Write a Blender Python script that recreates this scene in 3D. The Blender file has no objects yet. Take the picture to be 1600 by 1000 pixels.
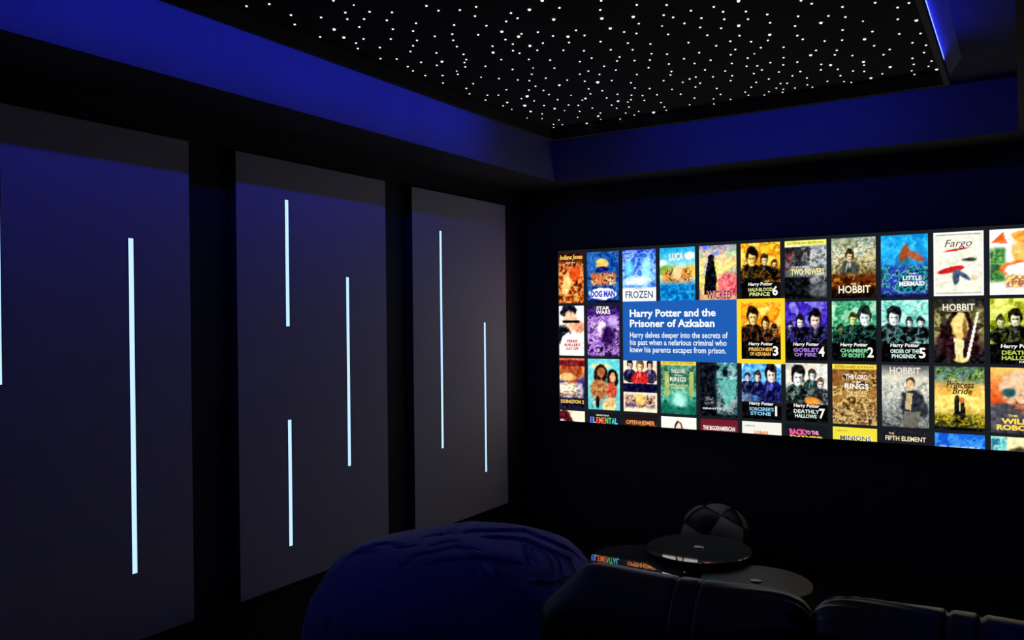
import bpy, bmesh, math, random
import numpy as np
from mathutils import Vector, Matrix

random.seed(7); rng = np.random.default_rng(7)
scene = bpy.context.scene
COL = scene.collection

# ------------------------------------------------------------------ camera
EYE = Vector((0, 0, 1.6))
cam_d = bpy.data.cameras.new('camera'); cam = bpy.data.objects.new('camera', cam_d); COL.objects.link(cam)
cam_d.sensor_width = 36; cam_d.lens = 36 * 1270.98 / 1600; cam_d.clip_start = 0.02
_r = Vector((0.84674599, 0.53190139, -0.01010663)); _u = Vector((0.00591309, 0.00958657, 0.99993656)); _f = Vector((-0.53196453, 0.84675204, -0.00497221))
cam.matrix_world = Matrix(((_r.x, _u.x, -_f.x, EYE.x), (_r.y, _u.y, -_f.y, EYE.y), (_r.z, _u.z, -_f.z, EYE.z), (0, 0, 0, 1)))
scene.camera = cam

# ------------------------------------------------------------------ world, exposure, light levels
w = bpy.data.worlds.new('world'); scene.world = w; w.use_nodes = True
w.node_tree.nodes['Background'].inputs[0].default_value = (0, 0, 0, 1)
w.node_tree.nodes['Background'].inputs[1].default_value = 0
vs = scene.view_settings
vs.view_transform = 'Standard'; vs.look = 'None'; vs.exposure = 0.0; vs.gamma = 1.0; vs.use_curve_mapping = False
COVE_POWER = 28.0          # radiance of the blue cove tape
COVE_COLOR = (0.020, 0.030, 1.0)
STRIP_POWER = 1.4          # radiance of the panel light lines
SCREEN_GAIN = 1.08
STAR_POWER = 2.0

# ------------------------------------------------------------------ helpers
def lin(c):
    return tuple((v / 255 / 12.92) if v / 255 <= 0.04045 else ((v / 255 + 0.055) / 1.055) ** 2.4 for v in c)

def mat(name, color, rough=0.6, metal=0.0, bump=None, var=None, sheen=0.0, coat=0.0, ior=1.5, spec=0.5):
    """bump = (scale, distance in metres, detail); var = (scale, amount) of colour mottling"""
    m = bpy.data.materials.new(name); m.use_nodes = True
    nt = m.node_tree; b = nt.nodes['Principled BSDF']
    b.inputs['Base Color'].default_value = (*color, 1); b.inputs['Roughness'].default_value = rough
    b.inputs['Metallic'].default_value = metal; b.inputs['IOR'].default_value = ior
    b.inputs['Specular IOR Level'].default_value = spec
    b.inputs['Sheen Weight'].default_value = sheen; b.inputs['Coat Weight'].default_value = coat
    if sheen: b.inputs['Sheen Roughness'].default_value = 0.18
    if bump or var:
        tc = nt.nodes.new('ShaderNodeTexCoord')
    if var:
        n = nt.nodes.new('ShaderNodeTexNoise'); n.inputs['Scale'].default_value = var[0]; n.inputs['Detail'].default_value = 4
        nt.links.new(tc.outputs['Object'], n.inputs['Vector'])
        mx = nt.nodes.new('ShaderNodeMix'); mx.data_type = 'RGBA'
        mx.inputs['A'].default_value = (*[c * (1 - var[1]) for c in color], 1)
        mx.inputs['B'].default_value = (*[c * (1 + var[1]) for c in color], 1)
        nt.links.new(n.outputs['Fac'], mx.inputs['Factor']); nt.links.new(mx.outputs['Result'], b.inputs['Base Color'])
    if bump:
        n = nt.nodes.new('ShaderNodeTexNoise'); n.inputs['Scale'].default_value = bump[0]; n.inputs['Detail'].default_value = bump[2]
        nt.links.new(tc.outputs['Object'], n.inputs['Vector'])
        bp = nt.nodes.new('ShaderNodeBump'); bp.inputs['Distance'].default_value = bump[1]; bp.inputs['Strength'].default_value = 1
        nt.links.new(n.outputs['Fac'], bp.inputs['Height']); nt.links.new(bp.outputs['Normal'], b.inputs['Normal'])
    return m

def emit(name, color, power, mis=True):
    m = bpy.data.materials.new(name); m.use_nodes = True; nt = m.node_tree
    nt.nodes.remove(nt.nodes['Principled BSDF'])
    e = nt.nodes.new('ShaderNodeEmission'); e.inputs[0].default_value = (*color, 1); e.inputs[1].default_value = power
    nt.links.new(e.outputs[0], nt.nodes['Material Output'].inputs[0])
    if not mis: m.cycles.emission_sampling = 'NONE'
    return m

def link(o, parent=None):
    COL.objects.link(o)
    if parent: o.parent = parent
    return o

def mesh_obj(name, verts, faces, m, parent=None, smooth=False):
    me = bpy.data.meshes.new(name); me.from_pydata([tuple(map(float, v)) for v in verts], [], [tuple(map(int, f)) for f in faces]); me.update()
    if smooth: me.shade_smooth()
    o = bpy.data.objects.new(name, me)
    if m: me.materials.append(m)
    return link(o, parent)

def fast_mesh(name, verts, faces, m, parent=None, smooth=False):
    me = bpy.data.meshes.new(name); me.vertices.add(len(verts)); me.vertices.foreach_set('co', np.ascontiguousarray(verts, np.float32).ravel())
    me.loops.add(faces.size); me.loops.foreach_set('vertex_index', faces.ravel().astype(np.int32))
    me.polygons.add(len(faces)); me.polygons.foreach_set('loop_start', np.arange(0, faces.size, 4, dtype=np.int32))
    me.update(calc_edges=True)
    if smooth: me.shade_smooth()
    me.materials.append(m)
    return link(bpy.data.objects.new(name, me), parent)

def bm_obj(name, bm, m, parent=None, smooth=False):
    bmesh.ops.recalc_face_normals(bm, faces=bm.faces)
    me = bpy.data.meshes.new(name); bm.to_mesh(me); bm.free()
    if smooth: me.shade_smooth()
    o = bpy.data.objects.new(name, me); me.materials.append(m)
    return link(o, parent)

def box_bm(lo, hi, bevel=0.0, seg=2):
    bm = bmesh.new(); bmesh.ops.create_cube(bm, size=1)
    for v in bm.verts:
        for i in range(3): v.co[i] = lo[i] + (v.co[i] + 0.5) * (hi[i] - lo[i])
    if bevel: bmesh.ops.bevel(bm, geom=list(bm.edges), offset=bevel, segments=seg, affect='EDGES', profile=0.5)
    return bm

def box(name, lo, hi, m, parent=None, bevel=0.0, seg=2, smooth=False):
    return bm_obj(name, box_bm(lo, hi, bevel, seg), m, parent, smooth)

def lathe(name, prof, m, parent=None, seg=48, smooth=True):
    """prof = [(r, z)] from bottom to top, closed on the axis"""
    V, F = [], []
    for r, z in prof:
        for k in range(seg):
            a = 2 * math.pi * k / seg; V.append((r * math.cos(a), r * math.sin(a), z))
    for i in range(len(prof) - 1):
        for k in range(seg):
            F.append((i * seg + k, i * seg + (k + 1) % seg, (i + 1) * seg + (k + 1) % seg, (i + 1) * seg + k))
    F.append(tuple(range(seg))[::-1]); F.append(tuple((len(prof) - 1) * seg + k for k in range(seg)))
    return mesh_obj(name, V, F, m, parent, smooth)

def empty(name, loc):
    o = bpy.data.objects.new(name, None); o.location = loc; o.empty_display_size = 0.1
    return link(o)

def tag(o, label, cat, group=None):
    o['label'] = label; o['category'] = cat
    if group: o['group'] = group
    return o

def struct(o, label, cat):
    o['kind'] = 'structure'; o['label'] = label; o['category'] = cat
    return o

# ------------------------------------------------------------------ room measures (metres; the camera stands above x = y = 0)
WL, WR, WF, WB = -3.11, 0.55, 5.148, -1.7         # wall faces
ZC, ZS = 2.775, 2.50                               # tray ceiling, soffit underside
SL, SR, SF, SB = -2.664, -0.0135, 4.806, -1.25    # soffit inner faces
PL, PR, PF, PB = -2.40, -0.279, 4.276, -0.85      # star board outer edges
ZRIM, ZSTAR, RIM_T = 2.648, 2.71, 0.024
PX = -3.06                                        # face of the wall panels
SY = 5.10                                         # face of the screen

M_wall = mat('black_wall_paint', (0.030, 0.030, 0.032), 0.75, bump=(140, 0.0012, 3), var=(3, 0.15))
M_front = mat('charcoal_front_wall', (0.085, 0.088, 0.092), 0.8, bump=(160, 0.0008, 3), var=(2, 0.1))
M_soffit = mat('dark_textured_plaster', (0.245, 0.245, 0.25), 0.85, bump=(95, 0.003, 4), var=(4, 0.12))
M_under = mat('darkened_plaster', (0.05, 0.05, 0.052), 0.85, bump=(95, 0.003, 4), var=(4, 0.12))  # soffit plaster darkened in colour to stand in for shade
M_edge_dark = mat('darkened_panel_edge', (0.10, 0.10, 0.105), 0.85, bump=(400, 0.0004, 2))  # panel sides given a darker colour in place of shade
M_fascia = mat('white_fascia_plaster', (0.55, 0.55, 0.56), 0.85, bump=(110, 0.003, 4))
M_carpet = mat('black_carpet', (0.018, 0.018, 0.020), 0.95, bump=(300, 0.004, 5), var=(20, 0.3))
M_star_cloth = mat('black_star_cloth', (0.007, 0.007, 0.008), 0.95, bump=(400, 0.0005, 2))
M_rim = mat('matte_black_rim', (0.03, 0.03, 0.033), 0.7, bump=(200, 0.0004, 2))
M_panel = mat('charcoal_panel_fabric', (0.62, 0.59, 0.60), 0.9, bump=(500, 0.0006, 2), var=(1.5, 0.08))
M_channel = mat('dark_aluminium_channel', (0.05, 0.05, 0.06), 0.4, metal=0.8, bump=(300, 0.0002, 1))
M_strip = emit('panel_light_line', (0.42, 0.65, 1.0), STRIP_POWER)
M_cove = emit('blue_cove_tape', COVE_COLOR, COVE_POWER)

# ------------------------------------------------------------------ the shell
struct(box('floor', (WL - .1, WB - .1, -0.1), (WR + .1, WF + .1, 0), M_carpet), 'black carpet floor in front of the screen wall', 'floor')
struct(box('wall_left', (WL - .1, WB - .1, 0), (WL, WF + .1, ZC + .1), M_wall), 'black wall behind the lit grey panels', 'wall')
struct(box('wall_front', (WL, WF, 0), (WR, WF + .1, ZC + .1), M_front), 'dark charcoal wall carrying the wide screen', 'wall')
struct(box('wall_right', (WR, WB - .1, 0), (WR + .1, WF + .1, ZC + .1), M_wall), 'black wall at the right edge of the room', 'wall')
struct(box('wall_back', (WL, WB - .1, 0), (WR, WB, ZC + .1), M_wall), 'black wall behind the viewer', 'wall')
struct(box('ceiling', (WL, WB, ZC), (WR, WF, ZC + .1), M_under), 'dark textured tray ceiling above the star board', 'ceiling')
struct(box('trim_1', (WL, WB, ZS), (SL, WF, ZC), M_soffit), 'blue-lit soffit running above the lit wall panels', 'soffit')
struct(box('trim_2', (SL, SF, ZS), (SR, WF, ZC), M_soffit), 'blue-lit soffit running above the wide screen', 'soffit')
struct(box('trim_3', (SR, WB, ZS), (WR, WF, ZC), M_soffit), 'dark textured soffit at the upper right edge', 'soffit')
struct(box('trim_4', (SL, WB, ZS), (SR, SB, ZC), M_soffit), 'dark soffit behind the viewer', 'soffit')
struct(box('baseboard_left', (WL, WB, 0), (WL + .015, WF, .11), M_wall, bevel=.004), 'low black baseboard below the lit wall panels', 'baseboard')
struct(box('baseboard_front', (WL + .015, WF - .015, 0), (WR, WF, .11), M_wall, bevel=.004), 'low black baseboard below the wide screen', 'baseboard')

for o in [o for o in COL.objects if o.name.startswith('trim_')]:      # undersides get the darker copy, shade put into the colour
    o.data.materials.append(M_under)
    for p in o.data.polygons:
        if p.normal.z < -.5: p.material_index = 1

# ------------------------------------------------------------------ star board with its cove tapes
sb = empty('starlight_board', (0, 0, ZC))
tag(sb, 'black ceiling board full of tiny star lights with blue glowing edges', 'star board')
def sbox(name, lo, hi, m, parent=sb, **k):
    lo = (lo[0], lo[1], lo[2] - ZC); hi = (hi[0], hi[1], hi[2] - ZC)
    return box(name, lo, hi, m, parent, **k)
sbox('star_cloth', (PL + .023, PB + .023, ZSTAR), (PR - .023, PF - .023, ZSTAR + .02), M_star_cloth)
# rim: dark inner rail, a small ledge at its foot for the tape, and a plastered fascia, made pale and leaned out to catch its glow
ZL = 2.676
sbox('rim_rail', (PL, PB, ZRIM), (PL + RIM_T, PF, ZL), M_rim, bevel=.002)
sbox('rim_rail', (PR - RIM_T, PB, ZRIM), (PR, PF, ZL), M_rim, bevel=.002)
sbox('rim_rail', (PL + RIM_T, PF - RIM_T, ZRIM), (PR - RIM_T, PF, ZL), M_rim, bevel=.002)
sbox('rim_rail', (PL + RIM_T, PB, ZRIM), (PR - RIM_T, PB + RIM_T, ZL), M_rim, bevel=.002)
sbox('inner_plate', (PL + .0222, PB + .0222, ZL), (PL + RIM_T, PF - .0222, ZSTAR), M_rim)
sbox('inner_plate', (PR - RIM_T, PB + .0222, ZL), (PR - .0222, PF - .0222, ZSTAR), M_rim)
sbox('inner_plate', (PL + RIM_T, PF - RIM_T, ZL), (PR - RIM_T, PF - .0222, ZSTAR), M_rim)
sbox('inner_plate', (PL + RIM_T, PB + .0222, ZL), (PR - RIM_T, PB + RIM_T, ZSTAR), M_rim)
def fascia(p, q, n):
    """p, q ends along the edge, n outward direction"""
    V = []
    d = Vector((q[0] - p[0], q[1] - p[1])).normalized()
    for e, sg in ((p, -1), (q, 1)):
        for off, z in ((-.022, ZL), (-.013, ZL), (.045, ZC), (-.022, ZC)):
            V.append((e[0] + n[0] * off + sg * d.x * off, e[1] + n[1] * off + sg * d.y * off, z - ZC))     # mitred ends
    bm = bmesh.new(); vs_ = [bm.verts.new(v) for v in V]
    for k in range(4): bm.faces.new((vs_[k], vs_[(k + 1) % 4], vs_[4 + (k + 1) % 4], vs_[4 + k]))
    bm.faces.new(vs_[:4][::-1]); bm.faces.new(vs_[4:])
    bm_obj('leaning_fascia', bm, M_fascia, sb)
fascia((PL, PB), (PL, PF), (-1, 0)); fascia((PR, PB), (PR, PF), (1, 0))
fascia((PL, PF), (PR, PF), (0, 1)); fascia((PL, PB), (PR, PB), (0, -1))
Z0, Z1 = ZL, ZL + .012
for lo, hi in (((PL + .001, PB + .25, Z0), (PL + .008, 3.90, Z1)), ((PR - .008, PB + .25, Z0), (PR - .001, 3.95, Z1)),
               ((-1.95, PF - .008, Z0), (-.46, PF - .001, Z1)), ((-1.95, PB + .001, Z0), (-.46, PB + .008, Z1))):
    o = sbox('blue_light_tape', lo, hi, M_cove); o['label'] = 'glowing blue light tape'

STARS = {  # size class: x, y in millimetres on the star board
    0: [(-2005,2157),(-2161,2991),(-2123,3131),(-1851,3146),(-1923,3642),(-2318,3709),(-2095,3892),(-2287,3980),(-2349,3919),(-2262,4173),(-2338,4205),(-1169,2967),(-2019,4182),(-965,3503),(-510,3347)],
    1: [(-2328,1955),(-2246,1986),(-2262,2101),(-2323,2176),(-2188,2179),(-2036,2088),(-2080,2193),(-2120,2245),(-2002,2236),(-2068,2279),(-2140,2331),(-2343,2327),(-2276,2459),(-2316,2513),(-2217,2439),(-2233,2554),(-2327,2665),(-1796,2306),(-1787,2365),(-1938,2285),(-2006,2335),(-2049,2420),(-2128,2500),(-1935,2420),(-1997,2479),(-2052,2571),(-2106,2613),(-2161,2663),(-2273,2708),(-2215,2802),(-1964,2573),(-2082,2738),(-1827,2515),(-1892,2592),(-1931,2651),(-1963,2720),(-1998,2816),(-2029,2880),(-2060,2910),(-1720,2404),(-1653,2411),(-1708,2483),(-1811,2654),(-1728,2588),(-2301,2816),(-2322,2878),(-2320,2965),(-2183,2873),(-2254,3009),(-2325,3106),(-2092,2961),(-2185,3033),(-2014,3005),(-2213,3196),(-2286,3243),(-2329,3331),(-2330,3474),(-1409,2586),(-1581,2531),(-1588,2588),(-1641,2593),(-1664,2740),(-1601,2760),(-1467,2825),(-1465,2894),(-1573,2831),(-1648,2881),(-1556,2934),(-1752,2761),(-1756,2823),(-1839,2798),(-1799,2893),(-1712,2945),(-1621,3006),(-1553,3061),(-1794,2937),(-1904,2965),(-1804,3030),(-1732,3090),(-1634,3180),(-1938,3111),(-1773,3201),(-1904,3222),(-1666,3325),(-1720,3346),(-2066,3195),(-2004,3263),(-1965,3303),(-1881,3312),(-1813,3397),(-1753,3460),(-1988,3400),(-1994,3487),(-2049,3439),(-2137,3372),(-2223,3432),(-2269,3401),(-2008,3566),(-1796,3587),(-2162,3553),(-2130,3627),(-2019,3676),(-1918,3756),(-2317,3621),(-2135,3738),(-2022,3801),(-1983,3837),(-2035,3953),(-2107,4067),(-2231,3884),(-2223,4060),(-2300,4135),(-1254,2609),(-1164,2714),(-1075,2775),(-1295,2686),(-1121,2863),(-1100,2904),(-1021,2876),(-1233,2893),(-1087,2988),(-1318,2946),(-1284,2988),(-1184,3069),(-1445,2997),(-1359,3074),(-1287,3137),(-1150,3207),(-1454,3112),(-1377,3163),(-1331,3256),(-1278,3298),(-1569,3165),(-1463,3220),(-1495,3264),(-1429,3302),(-1370,3332),(-1240,3400),(-1322,3433),(-1575,3301),(-1556,3383),(-1418,3432),(-1353,3544),(-1376,3592),(-1437,3661),(-1646,3400),(-1641,3521),(-1503,3498),(-1581,3607),(-1601,3700),(-1545,3751),(-1371,3739),(-1325,3706),(-1459,3827),(-1454,3935),(-1755,3654),(-1829,3672),(-1720,3757),(-1795,3789),(-1668,3812),(-1705,3889),(-1738,3924),(-1624,3849),(-1653,3941),(-1558,3878),(-1598,4031),(-1617,4126),(-1635,4200),(-1489,4161),(-1834,3931),(-1840,4007),(-1775,4021),(-1947,3930),(-1843,4130),(-1769,4137),(-1823,4201),(-1958,4051),(-1926,4239),(-939,2887),(-926,2953),(-855,2997),(-797,3071),(-1014,2970),(-946,3030),(-871,3080),(-811,3165),(-1051,3064),(-986,3118),(-1057,3165),(-951,3242),(-1002,3287),(-933,3341),(-871,3363),(-1068,3310),(-920,3438),(-839,3486),(-1016,3402),(-1157,3357),(-1053,3459),(-1005,3545),(-873,3627),(-1150,3484),(-940,3667),(-1224,3488),(-1086,3581),(-1043,3659),(-1001,3681),(-900,3732),(-1217,3608),(-1145,3675),(-1001,3755),(-1047,3790),(-944,3831),(-906,3928),(-1290,3692),(-1221,3732),(-1141,3767),(-1171,3842),(-1012,3917),(-1307,3801),(-1077,3939),(-985,4027),(-957,4041),(-1348,3853),(-1269,3935),(-1121,4010),(-1022,4096),(-999,4138),(-1016,4194),(-1171,4081),(-1174,4149),(-1106,4191),(-1070,4142),(-1288,4054),(-1422,4047),(-1345,4116),(-1275,4178),(-1376,4218),(-661,3003),(-635,3053),(-548,3148),(-442,3171),(-705,3154),(-609,3214),(-558,3262),(-739,3254),(-593,3405),(-497,3489),(-757,3371),(-749,3429),(-679,3501),(-617,3530),(-518,3679),(-734,3605),(-660,3653),(-679,3713),(-617,3766),(-502,3829),(-470,3769),(-838,3727),(-756,3820),(-775,3907),(-708,3940),(-654,4007),(-597,3941),(-612,4043),(-548,4133),(-859,3879),(-857,4003),(-717,4053),(-721,4166),(-694,4201),(-787,4117),(-881,4124),(-870,4183),(-945,4147),(-380,3267),(-340,3242),(-395,3398),(-411,3580),(-339,3621),(-379,3727),(-335,3794),(-316,3841),(-352,3897),(-403,3956),(-408,4056),(-427,4157),(-423,4229),(-336,4047),(-355,4127)],
    2: [(-2237,2296),(-2270,2383),(-2132,2843),(-1426,2491),(-1508,2540),(-1714,2675),(-1482,2674),(-1689,2759),(-1526,2869),(-1881,2866),(-1709,2880),(-1884,3449),(-1889,3735),(-2261,3574),(-2256,3803),(-2118,3822),(-2129,4223),(-1327,2765),(-1222,2815),(-1346,2879),(-1772,3877),(-1998,4105),(-848,2882),(-920,3127),(-847,3298),(-648,3274),(-538,3568),(-767,3658),(-591,3887),(-723,3854),(-502,4037),(-603,4176),(-337,3451),(-328,4199)],
    3: [(-2114,3530),(-2218,3678),(-1708,3507),(-1709,4202)],
}
M_star = [emit('star_faint', (1, 1, 1), .5, False), emit('star_white', (1, 1, 1), STAR_POWER, False)]
def star_mesh(r, m):
    bm = bmesh.new(); n = 6
    top = [bm.verts.new((r * math.cos(2 * math.pi * k / n), r * math.sin(2 * math.pi * k / n), 0)) for k in range(n)]
    bot = [bm.verts.new((.7 * r * math.cos(2 * math.pi * k / n), .7 * r * math.sin(2 * math.pi * k / n), -.6 * r)) for k in range(n)]
    for k in range(n): bm.faces.new((top[k], top[(k + 1) % n], bot[(k + 1) % n], bot[k]))
    bm.faces.new(bot)
    bmesh.ops.recalc_face_normals(bm, faces=bm.faces)
    me = bpy.data.meshes.new('star_light'); bm.to_mesh(me); bm.free(); me.materials.append(m); return me
STAR_R = {0: .0038, 1: .0044, 2: .0064, 3: .0084}
smesh = {k: star_mesh(r, M_star[0 if k == 0 else 1]) for k, r in STAR_R.items()}
allstars = sorted([(k, x / 1000, y / 1000) for k, L in STARS.items() for x, y in L], key=lambda s: (-s[0], s[2]))
for k, x, y in allstars[:300]:
    o = bpy.data.objects.new('star_light', smesh[k]); o.location = (x, y, ZSTAR - ZC); link(o, sb)
rest = [(k, x, y) for k, x, y in allstars[300:]]
for i in range(330):                                  # the board goes on overhead with the same scatter
    rest.append((1, rng.uniform(PL + .05, PR - .05), rng.uniform(PB + .05, 1.95)))
V, F = [], []
for k, x, y in rest:
    r = STAR_R[k] * .9; b = len(V)
    for q in range(6): V.append((x + r * math.cos(q * math.pi / 3), y + r * math.sin(q * math.pi / 3), ZSTAR - ZC))
    for q in range(6): V.append((x + .7 * r * math.cos(q * math.pi / 3), y + .7 * r * math.sin(q * math.pi / 3), ZSTAR - ZC - .6 * r))
    F += [(b + q, b + (q + 1) % 6, b + 6 + (q + 1) % 6, b + 6 + q) for q in range(6)] + [tuple(b + 6 + q for q in range(6))]
o = mesh_obj('small_star_lights', V, F, M_star[1], sb); o['kind'] = 'stuff'

# ------------------------------------------------------------------ wall panels with light lines
def wall_panel(y0, y1, z0, z1, strips, label):
    root = empty('acoustic_panel', (PX, (y0 + y1) / 2, z0))
    tag(root, label, 'wall panel', 'grey wall panels with light lines')
    yc = (y0 + y1) / 2
    # board with shallow slots: built as a front sheet with openings
    wS = .014
    cuts_y = sorted({y0, y1, *[s[0] - wS for s in strips], *[s[0] + wS for s in strips]})
    cuts_z = sorted({z0, z1, *[s[1] for s in strips], *[s[2] for s in strips]})
    bm = bmesh.new(); vd = {}
    def v(x, y, z):
        key = (round(x, 5), round(y, 5), round(z, 5))
        if key not in vd: vd[key] = bm.verts.new((x, y - yc, z - z0))
        return vd[key]
    for a, b in zip(cuts_y, cuts_y[1:]):
        for c, d in zip(cuts_z, cuts_z[1:]):
            hole = any(s[0] - wS - 1e-5 <= a and b <= s[0] + wS + 1e-5 and s[1] - 1e-5 <= c and d <= s[2] + 1e-5 for s in strips)
            x = -.006 if hole else 0
            bm.faces.new((v(x, a, c), v(x, b, c), v(x, b, d), v(x, a, d)))
    for s in strips:                                  # slot walls
        a, b, c, d = s[0] - wS, s[0] + wS, s[1], s[2]
        for (p, q) in (((a, c), (b, c)), ((b, c), (b, d)), ((b, d), (a, d)), ((a, d), (a, c))):
            bm.faces.new((v(0, *p), v(0, *q), v(-.006, *q), v(-.006, *p)))
    xb = WL - PX + .002
    for (p, q) in (((y0, z0), (y1, z0)), ((y1, z0), (y1, z1)), ((y1, z1), (y0, z1)), ((y0, z1), (y0, z0))):
        e = [v(0, *p), v(0, *q), v(xb, *q), v(xb, *p)]
        bm.faces.new(e)
    bm.faces.new((v(xb, y0, z0), v(xb, y0, z1), v(xb, y1, z1), v(xb, y1, z0)))
    bd = bm_obj('board', bm, M_panel, root); bd.data.materials.append(M_edge_dark)
    for p in bd.data.polygons:
        if abs(p.normal.x) < .5 and p.area > .02: p.material_index = 1
    for y, a, b in strips:
        ch = bpy.data.objects.new('light_channel', None)
        bm = bmesh.new()
        for lo, hi in (((-.006, -.014, 0), (.001, -.0115, b - a)), ((-.006, .0115, 0), (.001, .014, b - a)),
                       ((-.006, -.0115, 0), (.001, .0115, .003)), ((-.006, -.0115, b - a - .003), (.001, .0115, b - a))):
            t = box_bm(lo, hi); me = bpy.data.meshes.new('t'); t.to_mesh(me); t.free(); bm.from_mesh(me); bpy.data.meshes.remove(me)
        ch = bm_obj('light_channel', bm, M_channel, root); ch.location = (0, y - yc, a - z0)
        d = box('light_line', (-.0055, -.0112, .0035), (-.001, .0112, b - a - .0035), M_strip, ch)
        d['label'] = 'glowing pale blue light line'
    return root
PZ0, PZ1 = 1.6 - 3.06 / 2.341, 1.6 + 3.06 / 3.965
wall_panel(1.217, 2.248, PZ0, PZ1, [(1.464, 1.372, 2.172), (1.973, .566, 1.934)], 'large grey wall panel at the left edge with one long light line')
wall_panel(2.4966, 3.531, PZ0, PZ1, [(2.800, 1.557, 2.185), (2.804, .475, 1.103), (3.220, .802, 1.820)], 'middle grey wall panel with three light lines above the bean bag')
wall_panel(3.770, 4.794, PZ0, PZ1, [(4.046, .779, 2.136), (4.526, .551, 1.562)], 'grey wall panel with two light lines nearest the screen corner')

# ------------------------------------------------------------------ the screen and its picture
M_scr_frame = mat('black_screen_frame', (.012, .012, .013), .5, bump=(300, .0003, 2))
M_scr_bg = emit('screen_dark_background', lin((26, 29, 34)), SCREEN_GAIN)
M_pic = bpy.data.materials.new('poster_picture'); M_pic.use_nodes = True
nt = M_pic.node_tree; nt.nodes.remove(nt.nodes['Principled BSDF'])
at = nt.nodes.new('ShaderNodeAttribute'); at.attribute_name = 'picture'
em = nt.nodes.new('ShaderNodeEmission'); em.inputs[1].default_value = SCREEN_GAIN
nt.links.new(at.outputs['Color'], em.inputs[0]); nt.links.new(em.outputs[0], nt.nodes['Material Output'].inputs[0])
emats = {}
def emat(c):
    c = tuple(c)
    if c not in emats: emats[c] = emit('picture_%02x%02x%02x' % c, lin(c), SCREEN_GAIN, False)
    return emats[c]

X0, X1, ZB, ZT = -2.812, .115, .849, 2.060
scr = empty('projection_screen', ((X0 + X1) / 2, SY, ZB))
tag(scr, 'wide glowing screen on the front wall showing rows of film posters', 'screen')
def S(x, y, z): return (x - (X0 + X1) / 2, y - SY, z - ZB)
box('screen_body', S(X0 - .012, SY + .0005, ZB - .012), S(X1 + .012, WF, ZT + .012), M_scr_frame, scr, bevel=.003)
mesh_obj('screen_background', [S(X0, SY, ZB), S(X1, SY, ZB), S(X1, SY, ZT), S(X0, SY, ZT)], [(0, 1, 2, 3)], M_scr_bg, scr)

PITCH_X, PITCH_Z, TW, TH = .2699, .3712, .242, .352
CX0, CZ0 = -2.8500, 2.0385                            # left edge of column 0, top edge of row 0

def vnoise(U, Vv, scale, seed, octaves=3):
    out = np.zeros_like(U); amp = 1; tot = 0
    for o in range(octaves):
        g = np.random.default_rng(seed * 31 + o).random((64, 64)); s = scale * 2 ** o
        x = U * s; y = Vv * s * 1.45; xi = np.floor(x).astype(int); yi = np.floor(y).astype(int); fx = x - xi; fy = y - yi
        fx = fx * fx * (3 - 2 * fx); fy = fy * fy * (3 - 2 * fy)
        a = g[xi % 64, yi % 64]; b = g[(xi + 1) % 64, yi % 64]; c = g[xi % 64, (yi + 1) % 64]; d = g[(xi + 1) % 64, (yi + 1) % 64]
        out += amp * ((a * (1 - fx) + b * fx) * (1 - fy) + (c * (1 - fx) + d * fx) * fy); tot += amp; amp *= .6
    return out / tot
def sstep(x, a, b):
    t = np.clip((x - a) / (b - a), 0, 1); return t * t * (3 - 2 * t)

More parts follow.
